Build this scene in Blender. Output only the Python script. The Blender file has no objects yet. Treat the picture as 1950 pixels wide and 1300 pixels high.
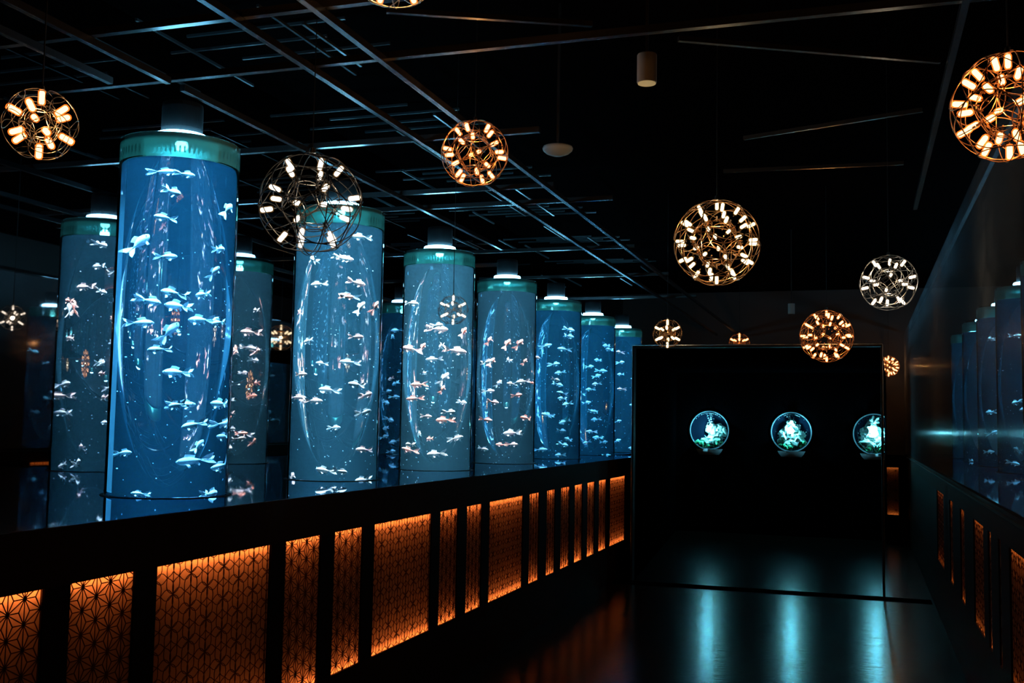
import bpy, bmesh, math, random
from mathutils import Vector, Matrix, Euler
random.seed(7)
sc = bpy.context.scene
COL = sc.collection
PI = math.pi

# ------------------------------------------------------------------ camera
H = 1.57                      # eye height above the floor
F_PX = 2007.9                 # focal length for a 1950 px wide frame
R_ = Vector((0.94938533, 0.31362239, 0.0175637))
U_ = Vector((0.00765184, -0.07898942, 0.99684609))
W_ = Vector((-0.3140206, 0.94625666, 0.07739118))
cam_d = bpy.data.cameras.new('camera')
cam = bpy.data.objects.new('camera', cam_d)
COL.objects.link(cam)
cam_d.sensor_width = 36.0
cam_d.lens = F_PX / 1950 * 36.0
cam_d.clip_start = 0.05
cam_d.clip_end = 200
cam.matrix_world = Matrix(((R_.x, U_.x, -W_.x, 0), (R_.y, U_.y, -W_.y, 0), (R_.z, U_.z, -W_.z, H), (0, 0, 0, 1)))
sc.camera = cam

# ------------------------------------------------------------------ world, view
world = bpy.data.worlds.new('world')
sc.world = world
world.use_nodes = True
bg = world.node_tree.nodes['Background']
bg.inputs[0].default_value = (0.25, 0.5, 1.0, 1)
bg.inputs[1].default_value = 0.002
sc.view_settings.view_transform = 'Standard'
sc.view_settings.look = 'None'
sc.view_settings.gamma = 1.0
sc.view_settings.exposure = 0.0
sc.view_settings.use_curve_mapping = False
cy = sc.cycles
cy.use_denoising = True
cy.max_bounces = 12
cy.diffuse_bounces = 2
cy.glossy_bounces = 5
cy.transmission_bounces = 10
cy.volume_bounces = 0
cy.transparent_max_bounces = 24
cy.caustics_reflective = False
cy.caustics_refractive = False
cy.sample_clamp_indirect = 40.0
cy.sample_clamp_direct = 0.0

# ------------------------------------------------------------------ light levels
TANK_W = (28, 30, 30, 18, 16, 16, 16)
PORT_W = 9.0
STRIP_E = 30.0


def ray(x, y):
    d = W_ * F_PX + R_ * (x - 975) - U_ * (y - 650)
    return d


def at_y(x, y, Y):            # the point of the place seen at (x, y) that lies Y metres down the corridor
    d = ray(x, y)
    v = d * (Y / d.y)
    return Vector((v.x, v.y, v.z + H))


def at_x(x, y, X):
    d = ray(x, y)
    v = d * (X / d.x)
    return Vector((v.x, v.y, v.z + H))


# ------------------------------------------------------------------ materials
def mat(name):
    m = bpy.data.materials.new(name)
    m.use_nodes = True
    nt = m.node_tree
    nt.nodes.clear()
    out = nt.nodes.new('ShaderNodeOutputMaterial')
    return m, nt, out


def principled(name, col, rough=0.5, metal=0.0, spec=0.5, bump=None, noise=None, emit=None, trans=0.0):
    m, nt, out = mat(name)
    p = nt.nodes.new('ShaderNodeBsdfPrincipled')
    p.inputs['Base Color'].default_value = (*col, 1)
    p.inputs['Roughness'].default_value = rough
    p.inputs['Metallic'].default_value = metal
    p.inputs['Specular IOR Level'].default_value = spec
    if emit:
        p.inputs['Emission Color'].default_value = (*emit[0], 1)
        p.inputs['Emission Strength'].default_value = emit[1]
    nt.links.new(p.outputs[0], out.inputs[0])
    if bump or noise:
        tc = nt.nodes.new('ShaderNodeTexCoord')
        mp = nt.nodes.new('ShaderNodeMapping')
        nt.links.new(tc.outputs['Object'], mp.inputs[0])
        nz = nt.nodes.new('ShaderNodeTexNoise')
        nt.links.new(mp.outputs[0], nz.inputs['Vector'])
        if bump:
            mp.inputs['Scale'].default_value = bump[0]
            b = nt.nodes.new('ShaderNodeBump')
            b.inputs['Strength'].default_value = bump[1]
            b.inputs['Distance'].default_value = bump[2]
            nt.links.new(nz.outputs[0], b.inputs['Height'])
            nt.links.new(b.outputs[0], p.inputs['Normal'])
        if noise:
            cr = nt.nodes.new('ShaderNodeValToRGB')
            nz2 = nt.nodes.new('ShaderNodeTexNoise')
            nz2.inputs['Scale'].default_value = noise[0]
            nt.links.new(tc.outputs['Object'], nz2.inputs['Vector'])
            nt.links.new(nz2.outputs[0], cr.inputs[0])
            cr.color_ramp.elements[0].position = 0.4
            cr.color_ramp.elements[1].position = 0.62
            cr.color_ramp.elements[0].color = (*noise[1], 1)
            cr.color_ramp.elements[1].color = (*noise[2], 1)
            nt.links.new(cr.outputs[0], p.inputs['Base Color'])
    return m


def emitter(name, col, strength, sample=True):
    m, nt, out = mat(name)
    e = nt.nodes.new('ShaderNodeEmission')
    e.inputs[0].default_value = (*col, 1)
    e.inputs[1].default_value = strength
    nt.links.new(e.outputs[0], out.inputs[0])
    if not sample:
        m.cycles.emission_sampling = 'NONE'
    return m


def clear(name, tint=(1, 1, 1), ior=1.45, rough=0.02, diffuse=None):
    """thin clear plastic or glass: see-through with a fresnel shine"""
    m, nt, out = mat(name)
    t = nt.nodes.new('ShaderNodeBsdfTransparent')
    t.inputs[0].default_value = (*tint, 1)
    g = nt.nodes.new('ShaderNodeBsdfGlossy')
    g.inputs['Roughness'].default_value = rough
    fr = nt.nodes.new('ShaderNodeFresnel')
    fr.inputs[0].default_value = ior
    mx = nt.nodes.new('ShaderNodeMixShader')
    nt.links.new(fr.outputs[0], mx.inputs[0])
    base = t
    if diffuse:
        d = nt.nodes.new('ShaderNodeBsdfDiffuse')
        d.inputs[0].default_value = (*diffuse[0], 1)
        tl = nt.nodes.new('ShaderNodeBsdfTranslucent')
        tl.inputs[0].default_value = (*diffuse[0], 1)
        ad = nt.nodes.new('ShaderNodeMixShader')
        nt.links.new(d.outputs[0], ad.inputs[1])
        nt.links.new(tl.outputs[0], ad.inputs[2])
        m2 = nt.nodes.new('ShaderNodeMixShader')
        m2.inputs[0].default_value = diffuse[1]
        nt.links.new(t.outputs[0], m2.inputs[1])
        nt.links.new(ad.outputs[0], m2.inputs[2])
        base = m2
    nt.links.new(base.outputs[0], mx.inputs[1])
    nt.links.new(g.outputs[0], mx.inputs[2])
    nt.links.new(mx.outputs[0], out.inputs[0])
    return m


def mirror(name, col, rough):
    m, nt, out = mat(name)
    g = nt.nodes.new('ShaderNodeBsdfGlossy')
    g.inputs['Color'].default_value = (*col, 1)
    g.inputs['Roughness'].default_value = rough
    nt.links.new(g.outputs[0], out.inputs[0])
    return m


def water(name, scat, dens, absn, adens):
    m, nt, out = mat(name)
    g = nt.nodes.new('ShaderNodeBsdfRefraction')
    g.inputs['IOR'].default_value = 1.33
    g.inputs['Roughness'].default_value = 0.0
    nt.links.new(g.outputs[0], out.inputs[0])
    s = nt.nodes.new('ShaderNodeVolumeScatter')
    s.inputs['Color'].default_value = (*scat, 1)
    s.inputs['Density'].default_value = dens
    a = nt.nodes.new('ShaderNodeVolumeAbsorption')
    a.inputs['Color'].default_value = (*absn, 1)
    a.inputs['Density'].default_value = adens
    ad = nt.nodes.new('ShaderNodeAddShader')
    nt.links.new(s.outputs[0], ad.inputs[0])
    nt.links.new(a.outputs[0], ad.inputs[1])
    nt.links.new(ad.outputs[0], out.inputs['Volume'])
    return m


M = {}
M['floor'] = principled('polished_floor', (0.016, 0.009, 0.006), 0.2, spec=0.25, bump=((1.2, 7.0, 1), 0.16, 0.01))
M['black'] = principled('matt_black', (0.004, 0.004, 0.005), 0.6, spec=0.25)
M['black_wall'] = principled('black_wall', (0.0015, 0.0015, 0.002), 0.9, spec=0.0)
M['ceiling'] = principled('black_ceiling', (0.004, 0.003, 0.003), 0.9, spec=0.0)
M['beam'] = principled('painted_beam', (0.034, 0.033, 0.034), 0.27)
M['rail'] = principled('dark_rail', (0.035, 0.045, 0.05), 0.3)
M['far_wall'] = principled('dark_plaster', (0.10, 0.09, 0.085), 0.8, spec=0.1)
M['trim'] = principled('polished_edge', (0.25, 0.25, 0.25), 0.25, metal=1)
M['counter'] = principled('dark_brown_lacquer', (0.022, 0.011, 0.006), 0.6, spec=0.03)
M['post'] = principled('black_lacquer_post', (0.008, 0.004, 0.003), 0.6, spec=0.05)
M['screen'] = principled('amber_screen', (0.72, 0.48, 0.36), 0.7, spec=0.1)
M['reflector'] = principled('cavity_board', (0.30, 0.22, 0.18), 0.8, spec=0.1)
_m, _nt, _out = mat('backlit_screen')
_d = _nt.nodes.new('ShaderNodeBsdfDiffuse'); _d.inputs[0].default_value = (0.30, 0.2, 0.16, 1)
_t = _nt.nodes.new('ShaderNodeBsdfTranslucent'); _t.inputs[0].default_value = (0.62, 0.46, 0.36, 1)
_x = _nt.nodes.new('ShaderNodeMixShader'); _x.inputs[0].default_value = 0.6
_nt.links.new(_d.outputs[0], _x.inputs[1]); _nt.links.new(_t.outputs[0], _x.inputs[2]); _nt.links.new(_x.outputs[0], _out.inputs[0])
M['screen'] = _m
M['lattice'] = principled('dark_lattice', (0.09, 0.035, 0.02), 0.7, spec=0.1)
M['strip'] = emitter('amber_led', (1.0, 0.25, 0.05), STRIP_E)
M['strip_dim'] = emitter('amber_led_dim', (1.0, 0.26, 0.04), STRIP_E * 0.25)
M['strip_faint'] = emitter('amber_led_faint', (1.0, 0.3, 0.06), 5.0)
M['deck'] = mirror('black_mirror_deck', (0.75, 0.8, 0.86), 0.03)
M['mirror'] = mirror('smoked_mirror', (0.34, 0.33, 0.34), 0.02)
M['joint'] = principled('mirror_joint', (0.03, 0.03, 0.035), 0.5)
M['glow_film'] = clear('edge_glow_film', (1, 1, 1), 1.0, 0.3, diffuse=((0.45, 0.9, 1.0), 0.42))  # pale layer added to catch lamp light as a bright tank edge
M['tube'] = clear('acrylic_tube', (0.97, 0.99, 1.0), 1.16, 0.03)
M['collar'] = clear('acrylic_collar', (0.75, 0.97, 0.95), 1.45, 0.08, diffuse=((0.35, 0.85, 0.85), 0.35))
M['lid'] = clear('acrylic_lid', (0.7, 0.95, 0.95), 1.49, 0.1, diffuse=((0.3, 0.7, 0.7), 0.5))
M['housing'] = principled('lamp_housing', (0.006, 0.007, 0.008), 0.7, spec=0.2)
M['lens'] = emitter('tank_lamp_lens', (0.20, 0.66, 1.0), 55.0)
M['glass_haze'] = clear('hazy_glass', (0.9, 0.9, 0.9), 1.0, 0.12, diffuse=((0.5, 0.55, 0.6), 0.17))  # pale diffuse share puts a hazy glow into the pane's colour
_n = M['glass_haze'].node_tree
for _l in list(_n.links):
    if _l.to_socket.name in ('Fac', 'Factor') and _l.from_node.type == 'FRESNEL':
        _l.to_node.inputs[0].default_value = 0.02
        _n.links.remove(_l)
M['white_fish'] = principled('white_scales', (0.85, 0.85, 0.82), 0.45)
M['orange_fish'] = principled('orange_scales', (0.85, 0.22, 0.10), 0.45, noise=(14, (0.85, 0.14, 0.06), (0.9, 0.62, 0.5)))
M['pink_fish'] = principled('pale_orange_scales', (0.9, 0.5, 0.4), 0.45, noise=(18, (0.9, 0.34, 0.24), (0.88, 0.82, 0.78)))
M['eye'] = principled('fish_eye', (0.01, 0.01, 0.01), 0.2)
M['bubble'] = principled('bubble_skin', (0.9, 0.95, 1.0), 0.1, spec=1.0)
M['wire_gold'] = principled('gold_wire', (0.45, 0.24, 0.11), 0.3, metal=1)
M['wire_steel'] = principled('steel_wire', (0.3, 0.3, 0.29), 0.3, metal=1)
M['wire_black'] = principled('black_wire', (0.02, 0.02, 0.02), 0.35)
M['cord'] = principled('black_cord', (0.01, 0.01, 0.01), 0.6)
M['bulb_orange'] = emitter('bulb_orange', (1.0, 0.60, 0.26), 3.2, False)
M['bulb_cream'] = emitter('bulb_cream', (1.0, 0.80, 0.48), 3.2, False)
M['bulb_white'] = emitter('bulb_white', (1.0, 0.86, 0.68), 3.2, False)
M['white_tin'] = principled('painted_white_tin', (0.5, 0.46, 0.42), 0.6)
M['cream_lens'] = principled('cream_lens', (0.8, 0.7, 0.42), 0.5, emit=((1.0, 0.7, 0.3), 0.25))
M['plastic'] = principled('white_plastic', (0.45, 0.48, 0.5), 0.5)
M['coral'] = principled('white_coral', (0.85, 0.9, 0.9), 0.7, noise=(30, (0.5, 0.85, 0.7), (0.92, 0.95, 0.95)))
M['moss'] = principled('green_moss', (0.1, 0.7, 0.3), 0.8, noise=(40, (0.05, 0.5, 0.2), (0.2, 0.9, 0.45)))
M['driftwood'] = principled('driftwood', (0.05, 0.06, 0.05), 0.8)
M['port_back'] = principled('porthole_back', (0.002, 0.012, 0.03), 0.8, spec=0.1)
M['port_ledge'] = principled('porthole_ledge', (0.6, 0.65, 0.7), 0.6)
M['dome'] = clear('porthole_dome', (0.9, 0.97, 1.0), 1.5, 0.03, diffuse=None)


def jacket(name, col, s):  # see-through emissive shell that draws the glow around a bulb
    m, nt, out = mat(name)
    t = nt.nodes.new('ShaderNodeBsdfTransparent')
    e = nt.nodes.new('ShaderNodeEmission')
    e.inputs[0].default_value = (*col, 1)
    e.inputs[1].default_value = s
    a = nt.nodes.new('ShaderNodeAddShader')
    nt.links.new(t.outputs[0], a.inputs[0])
    nt.links.new(e.outputs[0], a.inputs[1])
    nt.links.new(a.outputs[0], out.inputs[0])
    m.cycles.emission_sampling = 'NONE'
    return m


M['jacket_orange'] = jacket('bulb_jacket_orange', (1.0, 0.16, 0.015), 0.8)
M['jacket_cream'] = jacket('bulb_jacket_cream', (1.0, 0.45, 0.08), 0.10)
M['jacket_white'] = jacket('bulb_jacket_white', (1.0, 0.5, 0.15), 0.06)


# ------------------------------------------------------------------ mesh helpers
def obj(name, bm, mats, parent=None, loc=None, rot=None, smooth=False):
    me = bpy.data.meshes.new(name)
    bm.to_mesh(me)
    bm.free()
    if not isinstance(mats, (list, tuple)):
        mats = [mats]
    for m in mats:
        me.materials.append(m)
    if smooth:
        for p in me.polygons:
            p.use_smooth = True
    o = bpy.data.objects.new(name, me)
    COL.objects.link(o)
    if parent:
        o.parent = parent
    if loc is not None:
        o.location = loc
    if rot is not None:
        o.rotation_euler = rot
    return o


def empty(name, loc=(0, 0, 0), rz=0.0):
    o = bpy.data.objects.new(name, None)
    o.empty_display_size = 0.1
    COL.objects.link(o)
    o.location = loc
    o.rotation_euler = (0, 0, rz)
    return o


def tag(o, label, cat, group=None, kind=None):
    o['label'] = label
    o['category'] = cat
    if group:
        o['group'] = group
    if kind:
        o['kind'] = kind
    return o


def struct(o):
    o['kind'] = 'structure'
    return o


def box(bm, a, b, mi=0):
    (x0, y0, z0), (x1, y1, z1) = a, b
    v = [bm.verts.new(p) for p in ((x0, y0, z0), (x1, y0, z0), (x1, y1, z0), (x0, y1, z0), (x0, y0, z1), (x1, y0, z1), (x1, y1, z1), (x0, y1, z1))]
    for f in ((0, 3, 2, 1), (4, 5, 6, 7), (0, 1, 5, 4), (1, 2, 6, 5), (2, 3, 7, 6), (3, 0, 4, 7)):
        bm.faces.new([v[i] for i in f]).material_index = mi
    return bm


def bxm(a, b):
    return box(bmesh.new(), a, b)


def lathe(bm, prof, n=48, mi=0, centre=(0, 0)):
    """prof: list of (r, z); closed on the axis where r == 0"""
    rings = []
    for r, z in prof:
        if r < 1e-6:
            rings.append([bm.verts.new((centre[0], centre[1], z))])
        else:
            rings.append([bm.verts.new((centre[0] + r * math.cos(2 * PI * k / n), centre[1] + r * math.sin(2 * PI * k / n), z)) for k in range(n)])
    for a, b in zip(rings, rings[1:]):
        for k in range(n):
            k2 = (k + 1) % n
            if len(a) == 1 and len(b) == 1:
                continue
            if len(a) == 1:
                f = bm.faces.new((a[0], b[k2], b[k]))
            elif len(b) == 1:
                f = bm.faces.new((a[k], a[k2], b[0]))
            else:
                f = bm.faces.new((a[k], a[k2], b[k2], b[k]))
            f.material_index = mi
    return bm


def tube(bm, pts, r, n=6, closed=False, mi=0):
    pts = [Vector(p) for p in pts]
    N = len(pts)
    rings = []
    up = Vector((0.13, 0.29, 0.95)).normalized()
    for i, p in enumerate(pts):
        if closed:
            t = pts[(i + 1) % N] - pts[i - 1]
        else:
            t = pts[min(i + 1, N - 1)] - pts[max(i - 1, 0)]
        t.normalize()
        a = t.cross(up)
        if a.length < 1e-3:
            a = t.cross(Vector((1, 0, 0)))
        a.normalize()
        b = t.cross(a)
        rr = r[i] if isinstance(r, (list, tuple)) else r
        rings.append([bm.verts.new(p + (a * math.cos(2 * PI * k / n) + b * math.sin(2 * PI * k / n)) * rr) for k in range(n)])
    rng = range(N if closed else N - 1)
    for i in rng:
        A, B = rings[i], rings[(i + 1) % N]
        for k in range(n):
            bm.faces.new((A[k], A[(k + 1) % n], B[(k + 1) % n], B[k])).material_index = mi
    if not closed:
        bm.faces.new(rings[0][::-1]).material_index = mi
        bm.faces.new(rings[-1]).material_index = mi
    return bm


def ico(bm, c, r, sub=1, spike=0.0, squash=1.0, rnd=random):
    res = bmesh.ops.create_icosphere(bm, subdivisions=sub, radius=r)
    for v in res['verts']:
        k = 1 + (rnd.random() - 0.35) * spike
        v.co = Vector((v.co.x * k, v.co.y * k, v.co.z * k * squash)) + Vector(c)


# ------------------------------------------------------------------ levels
DECK = H - 0.355
TOP = H + 1.28
PT = H - 0.535
PB = H - 1.21
BEAM = H + 1.5
CEIL = 3.85
XM = -3.93                    # smoked mirror behind the tanks
XL = -2.40                    # front of the left counter
XR = 0.62                     # front of the right counter
YE = 18.0

# ------------------------------------------------------------------ shell
struct(obj('floor', bxm((-4.2, -1.5, -0.1), (2.6, YE, 0)), M['floor']))
struct(obj('ceiling', bxm((-4.2, -1.5, CEIL), (2.6, YE, CEIL + 0.1)), M['ceiling']))
struct(obj('wall_left', bxm((-4.2, -1.5, 0), (-3.99, YE, CEIL)), M['black_wall']))
struct(obj('wall_right', bxm((2.4, -1.5, 0), (2.6, YE, CEIL)), M['far_wall']))
struct(obj('wall_far', bxm((-4.2, YE, 0), (2.6, YE + 0.2, CEIL)), M['far_wall']))
struct(obj('wall_near', bxm((-4.2, -1.7, 0), (2.6, -1.5, CEIL)), M['black_wall']))
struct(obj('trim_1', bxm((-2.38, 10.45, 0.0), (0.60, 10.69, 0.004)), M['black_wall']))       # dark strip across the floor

# smoked mirror in tall sheets
ys = [-1.4, 1.2, 3.93, 6.9, 9.9, 12.9, 15.9, 17.95]
for i, (a, b) in enumerate(zip(ys, ys[1:])):
    o = obj('mirror', bxm((XM - 0.02, a + 0.004, DECK), (XM, b - 0.004, CEIL - 0.02)), M['mirror'])
    tag(o, 'tall smoked mirror sheet, ' +
        ('beside the camera end', 'left of the thin seam at the picture edge', 'behind the nearest tank',
         'behind the second and third tanks', 'behind the fourth tank', 'behind the sixth tank', 'at the far end of the row')[i],
        'mirror', 'smoked mirror sheets behind the left tanks')

# ------------------------------------------------------------------ counters
def clip(p, q, w, h):
    x0, y0 = p
    dx, dy = q[0] - x0, q[1] - y0
    t0, t1 = 0.0, 1.0
    for pp, qq in ((-dx, x0), (dx, w - x0), (-dy, y0), (dy, h - y0)):
        if abs(pp) < 1e-9:
            if qq < 0:
                return None
        else:
            t = qq / pp
            if pp < 0:
                t0 = max(t0, t)
            else:
                t1 = min(t1, t)
    if t0 >= t1:
        return None
    return (x0 + dx * t0, y0 + dy * t0), (x0 + dx * t1, y0 + dy * t1)


def lattice_segments(w, h, a, curved):
    segs = []
    c = a * 0.8660254
    ni, nj = int(w / c) + 3, int(h / a) + 3

    def V(i, j):
        return (i * c, j * a + (0.5 * a if i % 2 else 0.0))

    def line(p, q, bow):
        n = 6 if bow else 1
        pts = []
        dx, dy = q[0] - p[0], q[1] - p[1]
        for k in range(n + 1):
            t = k / n
            s = math.sin(PI * t) * bow
            pts.append((p[0] + dx * t - dy * s, p[1] + dy * t + dx * s))
        for u, v in zip(pts, pts[1:]):
            r = clip(u, v, w, h)
            if r:
                segs.append(r)
    for i in range(-1, ni):
        for j in range(-1, nj):
            p = V(i, j)
            up = V(i, j + 1)
            if i % 2:
                ra, rb, la = V(i + 1, j), V(i + 1, j + 1), V(i - 1, j + 1)
            else:
                ra, rb, la = V(i + 1, j - 1), V(i + 1, j), V(i - 1, j)
            tris = ((p, up, rb), (p, up, la))
            if not curved:
                line(p, up, 0); line(p, rb, 0); line(p, ra, 0)
            for t in tris:
                g = (sum(q[0] for q in t) / 3, sum(q[1] for q in t) / 3)
                for q in t:
                    if curved:
                        line(q, g, 0.28); line(q, g, -0.28)
                    else:
                        line(q, g, 0)
            if curved:
                line(p, up, 0)
    return segs


def panel(loc, rz, w, label, side, curved, strip_m, detail=True, depth=0.010):
    """a lit screen panel; local x along the counter, y into the counter, z up"""
    h = PT - PB
    root = empty('lattice_panel', Vector(loc) - side.location, rz)
    root.parent = side
    if label:
        root['label'] = label
    bm = bxm((0, depth, -0.004), (w, depth + 0.003, h + 0.004))
    bm.faces.ensure_lookup_table()
    bmesh.ops.delete(bm, geom=[f for f in bm.faces if f.calc_center_median().y > depth + 0.0025], context='FACES_ONLY')
    obj('screen', bm, M['screen'], root)
    obj('reflector', bxm((0, 0.066, -0.02), (w, 0.070, h + 0.02)), M['reflector'], root)
    bm = bmesh.new()
    t = 0.0013 if curved else 0.0016
    y0, y1 = depth - 0.002, depth - 0.0002
    for (ax, az), (bx, bz) in lattice_segments(w, h, (0.125 if curved else 0.077) if detail else 0.14, curved):
        dx, dz = bx - ax, bz - az
        L = math.hypot(dx, dz)
        if L < 0.002:
            continue
        nx, nz = -dz / L * t, dx / L * t
        vs = [bm.verts.new(p) for p in ((ax + nx, y0, az + nz), (bx + nx, y0, bz + nz), (bx - nx, y0, bz - nz), (ax - nx, y0, az - nz),
                                        (ax + nx, y1, az + nz), (bx + nx, y1, bz + nz), (bx - nx, y1, bz - nz), (ax - nx, y1, az - nz))]
        for f in ((3, 2, 1, 0), (0, 1, 5, 4), (2, 3, 7, 6)):
            bm.faces.new([vs[k] for k in f])
    obj('lattice', bm, M['lattice'], root)
    obj('light_strip', bxm((0.003, 0.024, h - 0.004), (w - 0.003, 0.032, h + 0.002)), strip_m, root)
    obj('light_strip', bxm((0.003, 0.024, -0.002), (w - 0.003, 0.032, 0.004)), strip_m, root)
    return root


edges = [(1.55, 2.31), (2.42, 2.691), (2.805, 3.122), (3.243, 4.015), (4.136, 4.455), (4.590, 4.894), (5.028, 5.799), (5.929, 6.226),
         (6.383, 6.670), (6.817, 7.570), (7.728, 7.991), (8.196, 8.441), (8.618, 8.906), (9.065, 9.343), (9.517, 9.80), (9.969, 10.278), (10.44, 11.162)]
YC1 = 12.3
names = ['at the camera end of the left counter, out of view', 'at the lower left corner of the picture', 'second from the lower left corner',
         'nearest of the wide ones on the left counter', 'just past the nearest wide one', 'just before the second wide one',
         'second of the wide ones, below the second tank', 'just past the second wide one', 'just before the third wide one',
         'third of the wide ones, below the gap of the third and fourth tanks', 'first past the third wide one', 'second past the third wide one',
         'third past the third wide one', 'fourth past the third wide one', 'fifth past the third wide one', 'sixth past the third wide one',
         'farthest one, a wide one beside the black portal']
cnt = empty('display_counter', (XL, 6, 0))
tag(cnt, 'long black counter with lit openings under the left row of fish tanks', 'counter')


def part(name, a, b, m, parent):
    """box given in world coordinates as a child of parent"""
    bm = bxm(a, b)
    bmesh.ops.translate(bm, verts=bm.verts, vec=-Vector(parent.location))
    return obj(name, bm, m, parent)


for (a, b), nm in list(zip(edges, names))[1:]:
    wide = b - a > 0.5
    # seen from the corridor the panel runs along +Y; local y points into the counter (-X)
    panel((XL, a, PB), PI / 2, b - a,
          ('wide' if wide else 'narrow') + ' amber lit panel, ' + nm, cnt, wide, M['strip'], detail=a < 9)

part('fascia', (XL - 0.02, -1.4, PT), (XL, YC1, DECK + 0.004), M['counter'], cnt)
part('plinth', (XL - 0.02, -1.4, 0), (XL, YC1, PB), M['counter'], cnt)
part('back_board', (XL - 0.10, -1.4, 0), (XL - 0.075, YC1, PT + 0.1), M['black'], cnt)
prev = -1.4
for a, b in edges[1:] + [(YC1, YC1 + 1)]:
    part('post', (XL - 0.072, prev, PB), (XL + 0.0, a, PT), M['post'], cnt)
    prev = b
bm = bmesh.new()
box(bm, (XM, -1.4, DECK - 0.03), (XL - 0.022, YC1, DECK))
box(bm, (XM, YC1, DECK - 0.03), (-2.76, 17.9, DECK))
tag(obj('mirror_deck', bm, M['deck']), 'black mirror deck on which the left row of fish tanks stands', 'deck')

rc = empty('display_counter', (XR, 6, 0))
tag(rc, 'dark counter with lit openings along the right side of the corridor', 'counter')
redges = [(2.2, 3.0), (4.40, 5.22), (5.52, 5.62), (5.92, 6.06), (6.27, 6.82), (7.4, 7.7), (8.3, 8.6), (9.2, 10.0)]
part('fascia', (XR, -1.4, PT + 0.025), (XR + 0.02, 16.2, DECK - 0.002), M['counter'], rc)
part('edge_strip', (XR - 0.012, -1.4, DECK - 0.035), (XR - 0.001, 16.2, DECK - 0.022), M['rail'], rc)
part('plinth', (XR, -1.4, 0), (XR + 0.02, 16.2, PB + 0.10), M['counter'], rc)
part('back_board', (XR + 0.075, -1.4, 0), (XR + 0.10, 16.2, PT + 0.1), M['black'], rc)
prev = -1.4
for a, b in redges + [(16.2, 17)]:
    part('post', (XR, prev, PB + 0.10), (XR + 0.072, a, PT + 0.025), M['post'], rc)
    prev = b
rn = ['beside the camera', 'wide one at the right edge of the picture', 'slim one, second from the right edge', 'slim one, third from the right edge',
      'brightest one of the farther ones', 'just past the bright farther one', 'second past the bright farther one', 'farthest one']
PT0, PB0 = PT, PB
PT, PB = PT + 0.025, PB + 0.10
for (a, b), nm in list(zip(redges, rn))[1:]:
    panel((XR, b, PB), -PI / 2, b - a, 'dim amber lit panel, ' + nm, rc, b - a > 0.5,
          M['strip_dim'], detail=False)
PT, PB = PT0, PB0
tag(obj('mirror_deck', bxm((XR + 0.022, -1.4, DECK - 0.03), (2.39, 17.9, DECK)), M['deck']), 'dark mirror deck under the right row of fish tanks', 'deck')

# glass standing on the right counter
go = empty('glass_partition', (XR + 0.03, 6, DECK))
tag(go, 'hazy glass partition standing on the right counter before the right tanks', 'glass')
part('pane', (XR + 0.02, -1.4, DECK), (XR + 0.03, 17.5, BEAM), M['glass_haze'], go)

# low end counter with two lit panels beyond the portal
ec = empty('end_counter', (0.6, 16.2, 0))
tag(ec, 'low dark wall with amber lit openings closing the passage right of the portal', 'counter')
part('fascia', (0.34, 16.2, PT), (XR, 16.22, DECK), M['counter'], ec)
part('plinth', (0.34, 16.2, 0), (XR, 16.22, PB), M['counter'], ec)
part('post', (0.50, 16.2, PB), (XR, 16.272, PT), M['post'], ec)
part('back_board', (0.34, 16.29, 0), (XR, 16.31, PT + 0.1), M['black'], ec)
panel((0.34, 16.2, PB), 0, 0.16, None, ec, False, M['strip_faint'], detail=False)

# ------------------------------------------------------------------ the black portal and its dark alcove
PX0, PX1, PY, PZ = -2.237, 0.195, 10.7, H + 0.82
po = empty('black_portal', ((PX0 + PX1) / 2, PY, 0))
tag(po, 'tall black box shaped portal at the end of the corridor, open to round lit tanks', 'portal')
part('jamb', (PX0, PY, 0), (PX0 + 0.015, PY + 0.12, PZ), M['black'], po)
part('jamb', (PX1 - 0.015, PY, 0), (PX1, PY + 0.12, PZ), M['black'], po)
part('lintel', (PX0 + 0.015, PY, PZ - 0.02), (PX1 - 0.015, PY + 0.12, PZ), M['black'], po)
part('edge_trim', (PX1 + 0.0005, PY - 0.002, 0), (PX1 + 0.007, PY + 0.03, PZ), M['trim'], po)
part('edge_trim', (PX0 - 0.007, PY - 0.002, 0), (PX0 - 0.0005, PY + 0.03, PZ), M['trim'], po)
part('edge_trim', (PX0, PY - 0.002, PZ + 0.0005), (PX1, PY + 0.03, PZ + 0.007), M['trim'], po)


def prism(bm, poly, z0, z1):
    lo = [bm.verts.new((x, y, z0)) for x, y in poly]
    hi = [bm.verts.new((x, y, z1)) for x, y in poly]
    bm.faces.new(lo[::-1])
    bm.faces.new(hi)
    n = len(poly)
    for i in range(n):
        bm.faces.new((lo[i], lo[(i + 1) % n], hi[(i + 1) % n], hi[i]))
    return bm


def pchild(name, poly, z0, z1, m, parent):
    bm = prism(bmesh.new(), poly, z0, z1)
    bmesh.ops.translate(bm, verts=bm.verts, vec=-Vector(parent.location))
    return obj(name, bm, m, parent)


YP = 16.1
po_real = po
po = None


def pstruct(name, poly, z0, z1):
    struct(obj(name, prism(bmesh.new(), poly, z0, z1), M['black_wall']))


pstruct('wall_portal_left', [(PX0 - 0.002, PY + 0.12), (PX0 + 0.02, PY + 0.12), (-2.68, YP), (-2.70, YP)], 0, PZ)
pstruct('ceiling_portal', [(PX0, PY + 0.12), (PX1, PY + 0.12), (0.33, YP + 0.1), (-2.72, YP + 0.1)], PZ + 0.001, PZ + 0.02)
pstruct('wall_portal_back', [(-2.72, YP), (0.33, YP), (0.33, YP + 0.08), (-2.72, YP + 0.08)], 0, PZ)
pstruct('wall_portal_right', [(0.318, YP - 0.5), (0.33, YP - 0.5), (0.33, YP), (0.318, YP)], 0, PZ)

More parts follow.
